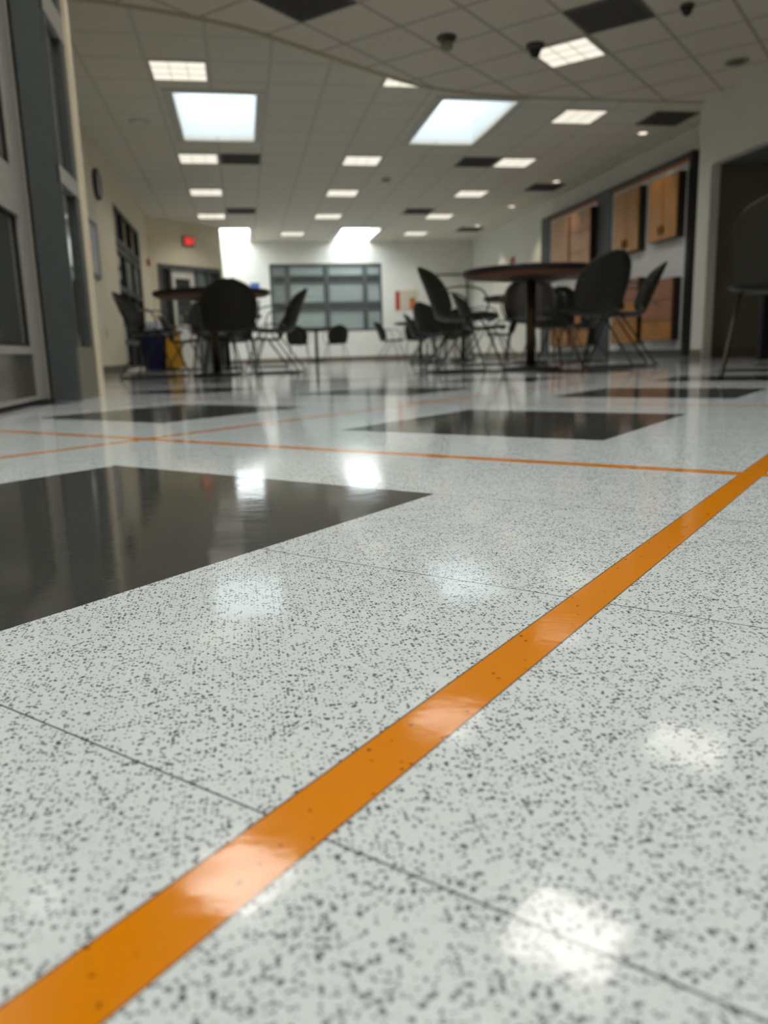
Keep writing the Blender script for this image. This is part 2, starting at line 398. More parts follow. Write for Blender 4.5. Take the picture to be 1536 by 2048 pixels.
# window_1: storefront glazing in the left wall
def glazing(name, cols, rows, z0, z1, x0, x1, paint, fm, fw=.06, lower=None):
    """grid of panes in local x/z, face looking along -y"""
    bm = bmesh.new()
    xs = [x0+(x1-x0)*c for c in cols]; zs = [z0+(z1-z0)*r for r in rows]
    for x in xs: box(bm, max(x-fw/2, x0), min(x+fw/2, x1), -.035, .06, z0, z1)
    for z in zs:
        for xa, xb in zip(xs, xs[1:]): box(bm, xa+fw/2, xb-fw/2, -.03, .055, max(z-fw/2, z0), min(z+fw/2, z1))
    o = struct(obj(name, bm, fm))
    for i, (xa, xb) in enumerate(zip(xs, xs[1:])):
        for j, (za, zb) in enumerate(zip(zs, zs[1:])):
            bx('pane', xa+fw/2*.8, xb-fw/2*.8, .01, .02, za+fw/2*.8, zb-fw/2*.8, paint(i, j), o)
    return o
o = glazing('window_1', [0, .33, .66, 1], [0, .17, .42, .50, .74, .79, 1], .03, 2.56, 0, 3.04,
            lambda i, j: M['glassp'] if (j == 3 and i in (1, 2)) else M['glassd'], M['frameb'], .085)
o.location = (-1.86, 13.15, 0); o.rotation_euler = (0, 0, PI/2)
# window_2: interior window in the back wall
o = glazing('window_2', [0, .155, .50, .845, 1], [0, .355, .41, .755, .80, 1], .76, 2.50, .81, 3.76,
            lambda i, j: M['frost'] if (i in (1, 2, 3) and j in (0, 2, 4)) else M['frost2'], M['frame'], .12)
o.location = (0, 21.24, 0)
# door_1: double door frame in the diagonal wall
def localwall(o, p, a): o.location = (*p, 0); o.rotation_euler = (0, 0, a)
bm = bmesh.new()
for xa, xb in ((.24, .30), (.52, .58), (1.26, 1.32), (1.60, 1.66), (1.96, 2.02)): box(bm, xa, xb, -.03, .10, 0, 2.15)
box(bm, .30, 1.96, -.03, .10, 2.06, 2.15)
d = struct(obj('door_1', bm, M['frame']))
bx('side_light', .30, .52, .04, .05, 0, 2.06, M['glassd'], d)
bx('side_light', 1.66, 1.96, .04, .05, 0, 2.06, M['glassd'], d)
bm = bmesh.new(); box(bm, .58, .71, .03, .07, 0, 2.06); box(bm, 1.13, 1.26, .03, .07, 0, 2.06); box(bm, .71, 1.13, .03, .07, 1.88, 2.06); box(bm, .71, 1.13, .03, .07, 0, .9)
lf = obj('door_leaf', bm, M['warmwhite'], d)
bx('door_glass', .71, 1.13, .045, .055, .9, 1.88, M['glassd'], lf)
bx('side_light', 1.32, 1.60, .04, .05, 0, 2.06, M['frost2'], d)
bx('door_handle', .73, .76, -.04, .03, .95, 1.1, M['alu'], lf)
localwall(d, (-1.82, 17.54), PI/4)
# door_2: flush door in the back wall, set in a thin dark frame
bm = bmesh.new(); box(bm, 5.15, 5.20, 21.15, 21.19, 0, 2.2); box(bm, 6.07, 6.12, 21.15, 21.19, 0, 2.2); box(bm, 5.20, 6.07, 21.15, 21.19, 2.15, 2.2)
d = struct(obj('door_2', bm, M['frame']))
lf = bx('door_leaf', 5.20, 6.07, 21.165, 21.195, .01, 2.15, M['warmwhite'], d)
bx('door_handle', 5.26, 5.38, 21.11, 21.165, 1.0, 1.03, M['alu'], lf)

# door_3: storefront door on the near left, with its post and side light
XD = -.85
bm = bmesh.new()
zt = 2.18
y0, y1, ys = 2.50, 3.72, 3.50
box(bm, XD-.045, XD, ys, y1-.06, .02, zt); box(bm, XD-.045, XD, y0+.02, y0+.12, .02, zt)
box(bm, XD-.045, XD, y0+.12, ys, .205, .235); box(bm, XD-.045, XD, y0+.12, ys, .75, .93); box(bm, XD-.045, XD, y0+.12, ys, zt-.12, zt)
d = struct(obj('door_3', bm, M['alu']))
bx('bottom_rail', XD-.042, XD-.006, y0+.12, y1-.06, .035, .205, M['kick'], d)
bx('sweep', XD-.046, XD+.004, y0+.02, y1-.06, .018, .034, M['alu'], d)
bx('door_gap_shadow', XD-.10, XD+.02, y0, y1-.01, 0, .008, M['gasket'], d)  # black strip standing in for the shadow in the gap under the door
for za, zb in ((.235, .75), (.93, zt-.12)):
    g_ = bx('pane', XD-.028, XD-.02, y0+.12, ys, za, zb, M['glassd'], d)
    bm = bmesh.new(); e = .012
    box(bm, XD-.018, XD-.012, ys-e, ys, za, zb); box(bm, XD-.018, XD-.012, y0+.12, y0+.12+e, za, zb)
    box(bm, XD-.018, XD-.012, y0+.12+e, ys-e, za, za+e); box(bm, XD-.018, XD-.012, y0+.12+e, ys-e, zb-e, zb)
    obj('gasket', bm, M['gasket'], g_)
struct(bx('trim_2', XD-.05, XD-.002, y1-.055, y1-.005, 0, NZ, M['warmwhite']))
struct(bx('trim_3', XD-.06, XD-.002, 2.45, 2.50, 0, NZ, M['alud']))
bm = bmesh.new(); box(bm, -.833, -.722, 3.665, 3.70, 0, NZ); bevel(bm, .004); struct(obj('trim_4', bm, M['alud']))
bm = bmesh.new(); box(bm, XD-.05, XD-.004, 2.5, 3.665, zt+.02, zt+.12); box(bm, XD-.05, XD-.004, 2.5, 3.665, NZ-.08, NZ); o = struct(obj('window_7', bm, M['alud']))
bx('pane', XD-.03, XD-.022, 2.5, 3.665, zt+.12, NZ-.08, M['glassd'], o)
bm = bmesh.new()
XS = -.715
for ya, yb in ((3.702, 3.728), (4.01, 4.108)): box(bm, XS-.05, XS, ya, yb, .236, NZ)
o = struct(obj('window_8', bm, M['alud']))
bx('lower_panel', XS-.045, XS+.002, 3.702, 4.108, 0, .235, M['panelb'], o)
for za, zb in ((.92, .99), (1.58, 1.69), (2.3, 2.4), (NZ-.06, NZ)): bx('rail', XS-.05, XS+.003, 3.702, 4.108, za, zb, M['alu'], o)
for za, zb in ((.235, .92), (.99, 1.58), (1.69, 2.3), (2.4, NZ-.06)): bx('pane', XS-.03, XS-.022, 3.728, 4.01, za, zb, M['glassd'], o)
struct(bx('trim_5', -.717, -.697, 4.108, 4.18, 0, NZ, M['cream']))

# ------------------------------------------------------------------ ceiling fittings
def lamp_fixture(x, y, z, rz, label, first=[None]):
    grp = 'recessed square ceiling lights'
    if first[0] is None:
        t = thing('ceiling_light', label, 'ceiling light', (x, y, z), rz, grp)
        bm = bmesh.new(); a, b = .298, .268
        box(bm, -a, a, -a, -b, -.012, 0); box(bm, -a, a, b, a, -.012, 0); box(bm, -a, -b, -b, b, -.012, 0); box(bm, b, a, -b, b, -.012, 0)
        obj('frame', bm, M['lframe'], t)
        bx('diffuser', -b, b, -b, b, -.006, 0, M['diff'], t)
        bm = bmesh.new()
        for k in (-1, 1):
            box(bm, k*.089-.003, k*.089+.003, -b, b, -.010, -.006)
        for k in (-1, 1):
            for p, q in ((-b, -.092), (-.086, .086), (.092, b)): box(bm, p, q, k*.089-.003, k*.089+.003, -.010, -.006)
        obj('louver', bm, M['lframe'], t)
        l = bpy.data.lights.new('lamp', 'AREA'); l.shape = 'SQUARE'; l.size = .54; l.energy = LP; l.color = (1, .955, .89); l.spread = math.radians(132)
        lo_ = bpy.data.objects.new('lamp', l); C.objects.link(lo_); lo_.parent = t; lo_.location = (0, 0, -.02)
        first[0] = t
        return t
    return dup(first[0], (x, y, z), rz, label)
LP = 9.2
def tc_(c, r): return TX0+(c+.5)*T, TY0+(r+.5)*T
rows = {-6: 'nearest', 0: 'second', 4: 'third', 8: 'farthest'}
for r in (-6, 0, 4, 8):
    x, y = tc_(0, r)
    lamp_fixture(x, y, CZ, 0, {-6: 'square ceiling light in the left row, nearest, before the left skylight', 0: 'square ceiling light in the left row, just beyond the left skylight',
                 4: 'square ceiling light in the left row, third from the camera', 8: 'square ceiling light in the left row, farthest, above the exit corner'}[r])
for r in (-6, 0, 4, 8):
    x, y = tc_(4, r)
    lamp_fixture(x, y, CZ, 0, {-6: 'square ceiling light in the middle row, partly cut off by the curved soffit', 0: 'square ceiling light in the middle row, between the two near skylights and beyond them',
                 4: 'square ceiling light in the middle row, third from the camera', 8: 'square ceiling light in the middle row, fourth from the camera'}[r])
x, y = tc_(3, 12); lamp_fixture(x, y, CZ, 0, 'small far ceiling light between the two far skylights, close to the back wall')
for i, r in enumerate((-4, 0, 4, 8, 12)):
    x, y = tc_(8, r)
    lamp_fixture(x, y, CZ, 0, ['square ceiling light in the right row, nearest, just beyond the curved soffit', 'square ceiling light in the right row, second, beside a dark vent',
                 'square ceiling light in the right row, third from the camera', 'square ceiling light in the right row, fourth, beside a small vent', 'square ceiling light in the right row, farthest, close to the back wall'][i])
q = T*math.sqrt(.5)
def nt_(a, b): return 3.25+q*(a+b), 7.75+q*(a-b)
near = [(0, 0)]
lamp_fixture(*nt_(0, 0), NZ, PI/4, 'large diagonal ceiling light on the lower ceiling beside a black dome camera')
for ab_ in ((-4, 0), (-8, 0), (-12, 0), (-3, 3), (-7, 3), (-11, 3), (-6, 6), (-10, 6), (-14, 6), (-12, 4), (-9, 3), (-14, 2), (-16, 4), (-12, 8), (-16, 8), (-8, 8), (-10, 2), (-18, 6)):  # a few inferred from floor reflections, the others added unseen to brighten the floor
    x, y = nt_(*ab_)
    if -.6 < x < 5.2 and -3.7 < y < 8:
        lamp_fixture(x, y, NZ, PI/4, 'unseen diagonal ceiling light, from a set partly added to brighten the floor')

def vent(x, y, z, rz, label, first=[None]):
    grp = 'dark ceiling vents'
    if first[0] is None:
        t = thing('ceiling_vent', label, 'vent', (x, y, z), rz, grp)
        bm = bmesh.new(); a, b = .295, .262
        box(bm, -a, a, -a, -b, -.012, 0); box(bm, -a, a, b, a, -.012, 0); box(bm, -a, -b, -b, b, -.012, 0); box(bm, b, a, -b, b, -.012, 0)
        obj('frame', bm, M['ventf'], t)
        bx('backing', -b, b, -b, b, -.003, 0, M['black'], t)
        bm = bmesh.new()
        for k in range(11):
            yy = -b+.028+k*.046
            v = [bm.verts.new(p) for p in ((-b, yy, -.003), (b, yy, -.003), (b, yy+.022, -.02), (-b, yy+.022, -.02), (-b, yy+.003, -.003), (b, yy+.003, -.003), (b, yy+.025, -.02), (-b, yy+.025, -.02))]
            for f in ((0, 1, 2, 3), (4, 7, 6, 5), (3, 2, 6, 7), (0, 4, 5, 1), (0, 3, 7, 4), (1, 5, 6, 2)): bm.faces.new([v[i] for i in f])
        obj('slats', bm, M['vent'], t)
        first[0] = t; return t
    return dup(first[0], (x, y, z), rz, label)
vent(*nt_(-1, 1), NZ, -PI/4, 'large dark diagonal vent on the lower ceiling, beyond the big ceiling light')
vent(*nt_(-4, -2), NZ, -PI/4, 'large dark diagonal vent at the top edge of the lower ceiling, left of centre')
for (c, r, lb) in ((1, 0, 'dark slatted ceiling vent beside the light beyond the left skylight'), (7, 0, 'dark ceiling vent touching the left side of a right-row light'),
                   (10, -4, 'dark ceiling vent nearest the right wall, above the cabinet display'), (10, 3, 'small dark ceiling vent above the middle of the cabinet display'),
                   (1, 7, 'small slatted ceiling vent beside the farthest left-row light'), (7, 7, 'small dark ceiling vent left of the fourth right-row light'),
                   (10, 11, 'tiny dark ceiling vent near the far right corner of the room')):
    x, y = tc_(c, r); vent(x, y, CZ, 0, lb)

def round_fit(name, label, cat, x, y, z, parts, group=None):
    t = thing(name, label, cat, (x, y, z), 0, group)
    for pn, prof, mm in parts:
        bm = bmesh.new(); lathe(bm, prof, 28); obj(pn, bm, mm, t, True)
    return t
camp = lambda: [('mount', [(.075, 0), (.078, -.012), (.07, -.045), (.05, -.055)], M['fixt']), ('dome', [(.052, -.05), (.05, -.075), (.038, -.098), (.018, -.108)], M['dome'])]
round_fit('dome_camera', 'black dome camera on the lower ceiling at the corner of the large diagonal light', 'camera', 2.86, 7.60, NZ, [('mount', [(.085, 0), (.085, -.02), (.06, -.05)], M['vent']), ('dome', [(.055, -.045), (.053, -.07), (.035, -.105), (.012, -.115)], M['dome'])], 'dome cameras')
round_fit('dome_camera', 'grey ceiling camera hanging left of centre on the lower ceiling', 'camera', 1.985, 7.50, NZ, [('mount', [(.085, 0), (.09, -.012), (.085, -.024)], M['vent']), ('stem', [(.03, -.02), (.03, -.05)], M['fixt']), ('dome', [(.055, -.045), (.055, -.09), (.04, -.11), (.015, -.115)], M['fixt'])], 'dome cameras')
round_fit('dome_camera', 'small black dome at the top edge of the lower ceiling, right of the vent', 'camera', 3.83, 6.65, NZ, [('mount', [(.06, 0), (.055, -.025)], M['vent']), ('dome', [(.048, -.02), (.04, -.06), (.02, -.08)], M['dome'])], 'dome cameras')
round_fit('ceiling_speaker', 'flat round speaker grille on the lower ceiling near the right wall', 'speaker', 5.08, 7.83, NZ, [('rim', [(.115, 0), (.118, -.006), (.10, -.012)], M['fixt']), ('grille', [(.10, -.008), (.06, -.014), (.02, -.015)], M['ventf'])])
round_fit('ceiling_speaker', 'round pinkish recessed fitting in the ceiling at upper left', 'speaker', -1.08, 10.78, CZ, [('rim', [(.13, 0), (.135, -.006), (.11, -.012)], M['lframe']), ('grille', [(.11, -.006), (.06, -.012), (.02, -.014)], mat('fitting_pink', (.92, .76, .70), .4, noise=.05))])
round_fit('smoke_detector', 'small round smoke detector in the middle of the far ceiling', 'smoke detector', 2.58, 13.87, CZ, [('body', [(.07, 0), (.07, -.02), (.05, -.035), (.02, -.04)], M['fixt']), ('base_ring', [(.085, 0), (.085, -.006)], M['ventf'])])
for i, y in enumerate((10.82, 13.91, 16.27, 18.7)):
    t = round_fit('downlight', ['small round downlight nearest, above the cabinet display', 'small round downlight second, beside the small vent over the display', 'small round downlight third, washing the bare right wall', 'small round downlight farthest, by the back right corner'][i],
                  'downlight', 5.65, y, CZ, [('trim_ring', [(.085, 0), (.088, -.008), (.07, -.010)], M['lframe']), ('lamp_face', [(.065, -.004), (.06, -.012), (.02, -.013)], M['led'])], 'small round downlights')
    l = bpy.data.lights.new('spot', 'SPOT'); l.energy = 30 if i > 1 else 12; l.color = (1, .84, .6); l.spot_size = math.radians(62); l.spot_blend = .5; l.shadow_soft_size = .05
    lo_ = bpy.data.objects.new('lamp', l); C.objects.link(lo_); lo_.parent = t; lo_.location = (0, 0, -.03); lo_.rotation_euler = (0, math.radians(-14), 0)

# ------------------------------------------------------------------ cabinet display on the right wall
XP = 6.08
t = thing('display_wall_panel', 'long black-edged display panel holding wooden cabinet samples, against the right wall', 'display panel', (6.1, 13, 0))
def child(o, t): o.parent = t; o.matrix_parent_inverse = Matrix.Translation(t.location).inverted(); return o
child(bx('backing_board', XP+.02, 6.245, 10.22, 15.66, 0, 2.70, M['black']), t)
child(bx('end_post', XP-.02, XP+.02, 10.22, 10.30, 0, 2.70, M['black']), t)
child(bx('end_post', XP-.02, XP+.02, 15.22, 15.66, 0, 2.70, M['pslate']), t)
child(bx('centre_post', XP-.02, XP+.02, 12.56, 13.10, 0, 2.70, M['pslate']), t)
for ya, yb in ((10.30, 12.56), (13.10, 15.22)):
    child(bx('white_panel', XP, XP+.02, ya, yb, .10, 2.58, M['grey']), t)
    child(bx('red_stripe', XP-.004, XP+.02, ya, yb, 2.58, 2.62, M['postero']), t)
    child(bx('top_rail', XP-.01, XP+.02, ya, yb, 2.62, 2.70, M['pslate']), t)
    child(bx('base_rail', XP-.004, XP+.02, ya, yb, 0, .10, M['frame']), t)
def cabinet(ya, yb, z0, z1, kind, mats, label):
    ya *= .98; yb *= .98
    t = thing('sample_cabinet', label, 'cabinet', (XP, (ya+yb)/2, z0), 0, 'sample cabinets on the display panel')
    w = (yb-ya)/2; h = z1-z0; D = .11
    bx('body', -D, -.001, -w, w, 0, h, M['wdark'], t)
    n = len(mats); g = .006
    for i, mm in enumerate(mats):
        if kind == 'door':
            a = -w+2*w*i/n; b = -w+2*w*(i+1)/n
            d = bx('door', -D-.02, -D, a+g, b-g, .01, h-.01, mm, t, .004)
            hy = b-.05 if i == 0 else a+.05
            bx('handle', -D-.045, -D-.02, hy-.006, hy+.006, .08, .2, M['tpole'], d, .002)
        else:
            a = h*i/n; b = h*(i+1)/n
            d = bx('drawer', -D-.02, -D, -w+g, w-g, a+g, b-g, mm, t, .004)
            bx('handle', -D-.04, -D-.02, -.06, .06, b-.05, b-.04, M['tpole'], d, .002)
cabinet(10.58, 11.37, 1.62, 2.47, 'door', [M['w1'], M['w1']], 'upper wooden two-door sample cabinet nearest the black end of the display')
cabinet(11.68, 12.50, 1.58, 2.50, 'door', [M['w1'], M['w1']], 'upper wooden two-door sample cabinet second from the black end')
cabinet(13.40, 14.26, 1.50, 2.50, 'drawer', [M['w2'], M['w2'], M['w2']], 'upper tan sample cabinet just beyond the dark centre post')
cabinet(14.33, 15.16, 1.50, 2.50, 'door', [M['w2']], 'upper tan sample cabinet at the far end of the display')
cabinet(10.60, 11.47, .23, 1.09, 'drawer', [M['w4'], M['w3'], M['w3']], 'lower sample drawer unit nearest the black end, amber below and cherry above')
cabinet(11.62, 12.50, .20, 1.18, 'drawer', [M['w4'], M['w4'], M['w3']], 'lower sample drawer unit partly behind the wire legs of the side-on chair')
cabinet(13.40, 14.18, .20, 1.05, 'drawer', [M['w4'], M['w4'], M['w3']], 'lower sample drawer unit beyond the centre post, behind the big round table')
cabinet(14.28, 15.16, .20, 1.05, 'drawer', [M['w4'], M['w4'], M['w3']], 'lower sample drawer unit at the far end, behind the round table post')

# ------------------------------------------------------------------ things on the walls
def wallmount(t, x, y, z, rz): t.location = (x, y, z); t.rotation_euler = (0, 0, rz); return t
# clock (local -y is out of the wall)
t = thing('wall_clock', 'round black-rimmed wall clock high on the left cream wall', 'clock')
bm = bmesh.new(); lathe(bm, [(.15, 0), (.20, .0), (.205, .03), (.19, .05), (.175, .05), (.172, .03)], 40); bmesh.ops.rotate(bm, verts=bm.verts, matrix=Matrix.Rotation(PI/2, 3, 'X'))
obj('rim', bm, M['black'], t, True)
bm = bmesh.new(); lathe(bm, [(.172, .0305), (.172, .036)], 40); bmesh.ops.rotate(bm, verts=bm.verts, matrix=Matrix.Rotation(PI/2, 3, 'X'))
obj('dial', bm, M['board'], t)
bx('hour_hand', -.005, .005, -.042, -.038, -.01, .09, M['black'], t); bx('minute_hand', -.01, .13, -.046, -.043, -.004, .004, M['black'], t)
wallmount(t, -1.815, 11.71, 2.51, PI/2)
t = thing('notice_board', 'tall pale framed notice board on the left wall below the clock', 'notice board')
bx('panel', -.42, .42, -.02, 0, -.30, .30, M['board'], t)
bm = bmesh.new()
for a in ((-.46, .46, .30, .35), (-.46, .46, -.35, -.30), (-.46, -.42, -.30, .30), (.42, .46, -.30, .30)): box(bm, a[0], a[1], -.03, 0, a[2], a[3])
obj('frame', bm, M['alud'], t); wallmount(t, -1.818, 10.85, 1.58, PI/2)
t = thing('wall_outlet', 'small cream outlet plate low on the left wall', 'outlet')
bx('plate', -.04, .04, -.006, 0, -.06, .06, M['plate'], t, .002)
for s in (-1, 1): bx('socket', -.018, .018, -.009, -.006, s*.028-.014, s*.028+.014, M['fixt'], t)
wallmount(t, -1.819, 11.48, .54, PI/2)
t = thing('fire_alarm', 'small red fire alarm on the left wall beside the corner', 'fire alarm', group='red alarms')
bx('body', -.06, .06, -.05, 0, -.07, .07, M['red'], t, .008); bx('strobe', -.03, .03, -.062, -.05, -.01, .04, M['posterw'], t)
wallmount(t, -1.818, 17.33, 2.13, PI/2)
t = thing('fire_alarm', 'small red fire alarm on the far right wall, seen just above the big round table', 'fire alarm', group='red alarms')
bx('body', -.09, .09, -.05, 0, -.09, .09, M['red'], t, .008); bx('strobe', -.03, .03, -.062, -.05, .0, .05, M['posterw'], t)
wallmount(t, 6.246, 17.9, 2.13, -PI/2)
t = thing('exit_sign', 'glowing red exit sign on the diagonal cream wall above the door', 'exit sign')
bx('housing', -.15, .15, -.06, 0, -.10, .10, M['exitb'], t, .006)
def letters(word, h, w, st, gap, m, parent, y):
    L = {'E': [(0, st, 0, h), (st, w, 0, st), (st, w, h-st, h), (st, w*.85, h/2-st/2, h/2+st/2)], 'I': [(w/2-st/2, w/2+st/2, 0, h)],
         'T': [(w/2-st/2, w/2+st/2, 0, h-st), (0, w, h-st, h)]}
    x = -(len(word)*w+(len(word)-1)*gap)/2
    bm = bmesh.new()
    for ch in word:
        if ch == 'X':
            for s in (0, 1):
                a, b = (x, x+w-st) if s == 0 else (x+w-st, x)
                v = [bm.verts.new(p) for p in ((a, y, 0), (a+st, y, 0), (b+st, y, h), (b, y, h), (a, y+.004, 0), (a+st, y+.004, 0), (b+st, y+.004, h), (b, y+.004, h))]
                for f in ((0, 1, 2, 3), (4, 7, 6, 5), (0, 4, 5, 1), (3, 2, 6, 7), (0, 3, 7, 4), (1, 5, 6, 2)): bm.faces.new([v[i] for i in f])
        else:
            for (xa, xb, za, zb) in L[ch]: box(bm, x+xa, x+xb, y, y+.004, za, zb)
        x += w+gap
    bmesh.ops.translate(bm, verts=bm.verts, vec=(0, 0, -h/2))
    return obj('lettering', bm, m, parent)
letters('EXIT', .14, .052, .016, .012, M['exitg'], t, -.066)
wallmount(t, -1.03, 18.33, 2.67, PI/4)
t = thing('wall_poster', 'red and white poster on the back wall right of the window', 'poster')
bx('sheet', -.32, .32, -.006, 0, -.26, .26, M['posterw'], t)
bx('red_band', -.30, -.19, -.008, -.006, -.25, .24, M['red'], t)
bx('orange_block', .08, .26, -.008, -.006, -.24, .0, M['postero'], t); bx('olive_block', .08, .24, -.008, -.006, .0, .07, M['postergr'], t)
wallmount(t, 4.42, 21.195, 1.53, 0)
t = tag(bx('wall_notice', -.12, .12, -.006, 0, -.09, .09, M['posterb']), 'small blue notice on the back wall left of the window', 'notice'); wallmount(t, .42, 21.195, 1.95, 0)
t = thing('framed_picture', 'dark framed white picture on the recess wall at the far right', 'picture')
bx('sheet', -.26, .26, -.01, 0, -.2, .2, M['posterw'], t)
bm = bmesh.new()
for a in ((-.30, .30, .2, .24), (-.30, .30, -.24, -.2), (-.30, -.26, -.2, .2), (.26, .30, -.2, .2)): box(bm, a[0], a[1], -.025, 0, a[2], a[3])
obj('frame', bm, M['wdark'], t); wallmount(t, 6.78, 8.965, 1.98, 0)
# sheet of paper beyond the near door glass is left as a reflection only

# ------------------------------------------------------------------ furniture
def make_chair():
    t = thing('shell_chair', 'x', 'chair', (0, 0, 0), 0, 'dark plastic shell chairs')
    prof = smoothpath([(.245, .415, 0), (.225, .438, 0), (.13, .440, 0), (0, .428, 0), (-.11, .425, 0), (-.175, .445, 0), (-.212, .50, 0), (-.245, .59, 0), (-.283, .69, 0), (-.325, .79, 0), (-.352, .855, 0)], 4)
    ws = smoothpath([(.15, 0, 0), (.20, 0, 0), (.225, 0, 0), (.232, 0, 0), (.228, 0, 0), (.215, 0, 0), (.218, 0, 0), (.235, 0, 0), (.228, 0, 0), (.172, 0, 0), (.03, 0, 0)], 4)
    ws = [Vector((w.x if q.z < .70 else max(.02, .235*math.sqrt(max(0, 1-((q.z-.64)/.2165)**2))), 0, 0)) for w, q in zip(ws, prof)]
    bm = bmesh.new(); R = []; n = 14
    for i, (p, w) in enumerate(zip(prof, ws)):
        y, z = p.x, p.y; f = i/(len(prof)-1)
        back = min(1, max(0, (f-.48)/.15))
        row = []
        for k in range(n+1):
            u = -1+2*k/n
            u2 = abs(u)**2.2
            row.append(bm.verts.new((w.x*u, y+back*.085*u2*(w.x/.235), z+(1-back)*.028*u2)))
        R.append(row)
    for a, b in zip(R, R[1:]):
        for k in range(n): bm.faces.new((a[k], a[k+1], b[k+1], b[k]))
    bmesh.ops.recalc_face_normals(bm, faces=bm.faces)
    bmesh.ops.solidify(bm, geom=list(bm.faces), thickness=.012)
    bmesh.ops.scale(bm, verts=bm.verts, vec=(1, 1, .95))
    obj('seat_shell', bm, M['shell'], t, True)
    for s in (-1, 1):
        bm = bmesh.new()
        tube(bm, [(s*.17, .09, .425), (s*.185, .13, .37), (s*.235, .25, .05), (s*.24, .262, .018), (s*.24, .23, .010), (s*.24, 0, .010), (s*.24, -.22, .010), (s*.24, -.262, .018), (s*.232, -.25, .05), (s*.185, -.03, .38), (s*.17, .0, .425)], .0075, 8, 4)
        bmesh.ops.scale(bm, verts=bm.verts, vec=(1, 1, .95))
        obj('sled_leg', bm, M['wire'], t, True)
        bm = bmesh.new()
        tube(bm, [(s*.17, .04, .428), (s*.235, .10, .46), (s*.27, .13, .54), (s*.275, .08, .645), (s*.272, -.04, .675), (s*.26, -.15, .672), (s*.215, -.235, .655)], .007, 8, 5)
        bmesh.ops.scale(bm, verts=bm.verts, vec=(1, 1, .95))
        obj('armrest', bm, M['wire'], t, True)
    for y in (.09, .0):
        bm = bmesh.new(); tube(bm, [(-.17, y, .404), (.17, y, .404)], .0075, 8, 1); obj('crossbar', bm, M['wire'], t, True)
    return t
CH = make_chair(); used = [False]
def chair(tx, ty, fx, fy, label):
    n = math.hypot(fx, fy); fx /= n; fy /= n
    loc = (tx, ty, 0); rz = math.atan2(fy, fx)-PI/2
    if not used[0]:
        used[0] = True; CH.location = loc; CH.rotation_euler = (0, 0, rz); CH['label'] = label; return CH
    return dup(CH, loc, rz, label)
def make_table():
    t = thing('round_table', 'x', 'table', group='round pedestal tables')
    bm = bmesh.new(); lathe(bm, [(.46, .745), (.530, .742), (.545, .750), (.545, .776), (.54, .782)], 64); obj('tabletop', bm, M['ttop'], t)
    bm = bmesh.new(); lathe(bm, [(.40, .722), (.515, .734), (.522, .7418)], 64); obj('underside', bm, M['tunder'], t)
    bm = bmesh.new(); lathe(bm, [(.05, .695), (.13, .702), (.17, .712), (.175, .7215)], 40); obj('mounting_plate', bm, M['black'], t)
    bm = bmesh.new(); lathe(bm, [(.038, .03), (.038, .695)], 24); obj('post', bm, M['tpole'], t, True)
    bm = bmesh.new(); lathe(bm, [(.23, 0), (.24, .008), (.225, .018), (.12, .032), (.045, .04)], 48); obj('base', bm, M['black'], t, True)
    return t
TB = make_table(); tused = [False]
def table(x, y, label):
    if not tused[0]:
        tused[0] = True; TB.location = (x, y, 0); TB['label'] = label; return TB
    return dup(TB, (x, y, 0), 0, label)

table(2.30, 6.15, 'large round pedestal table at right, its brown underside seen from below')
chair(2.47, 5.52, -.30, .95, 'dark shell chair pushed to the big right table, its oval back turned to the camera')
chair(3.02, 6.08, -.93, .33, 'shell chair seen edge-on right of the big table, in front of the sample drawers')
chair(1.74, 6.18, 1, .0, 'shell chair left of the big right table, tall dark back seen from the side')
chair(2.55, 6.80, -.28, -1, 'shell chair on the far side of the big right table, behind its post')
table(-.25, 7.80, 'round pedestal table at left with its edge behind the largest dark chair back')
chair(-.10, 7.18, -.06, 1, 'shell chair in the left group with its broad oval back squarely to the camera')
chair(-.84, 7.98, .97, -.22, 'leftmost shell chair, seen side-on with its back against the cream wall')
chair(.32, 8.08, -.97, .22, 'shell chair right of the broad-backed chair, facing left, before the far window')
chair(-.28, 8.62, .12, -1, 'shell chair on the far side of the left round table, facing the camera')
table(3.40, 9.15, 'smaller-looking round table behind the big right table')
chair(2.76, 8.95, 1, -.1, 'shell chair at the left of the second right table, behind the tall side-on chair')
chair(3.40, 8.50, 0, 1, 'shell chair at the near side of the second right table')
chair(4.06, 9.20, -1, -.1, 'shell chair at the right of the second right table')
table(3.70, 13.1, 'round table among the middle chairs left of the tall side-on chair')
chair(3.06, 13.25, 1, -.15, 'shell chair left of the middle table, back edge leaning left below the poster')
chair(3.42, 12.40, .3, 1, 'shell chair at the near side of the middle table, its grey back to the camera')
chair(4.30, 12.90, -.9, .2, 'shell chair at the right of the middle table')
chair(3.75, 13.80, 0, -1, 'shell chair on the far side of the middle table')
chair(2.62, 10.60, .8, .5, 'lone shell chair in front of the middle table, its pale seat catching light')
chair(2.95, 11.55, .5, 1, 'shell chair between the middle table and the second right table')
table(3.72, 16.5, 'distant round table near the back wall, right of the window')
chair(3.06, 16.4, 1, .1, 'distant shell chair facing right, in front of the window corner')
chair(3.50, 15.85, .2, 1, 'distant shell chair at the near side of the far right table')
chair(4.36, 16.6, -1, 0, 'distant shell chair right of the far right table')
table(1.72, 18.7, 'distant small table standing under the back window')
chair(2.12, 18.15, -.15, 1, 'distant shell chair with round back under the window, right of its table post')
chair(1.26, 18.15, .2, 1, 'distant shell chair with round back under the window, left of its table post')
table(-.22, 12.3, 'round table hidden behind the broad-backed left chair')
chair(-.30, 11.65, .1, 1, 'shell chair hidden behind the broad-backed chair, near side of its table')
chair(-.86, 12.35, 1, 0, 'shell chair beyond the left table, beside the yellow floor sign')
chair(.40, 12.25, -1, .1, 'low-looking shell chair between the broad-backed chair and the window')
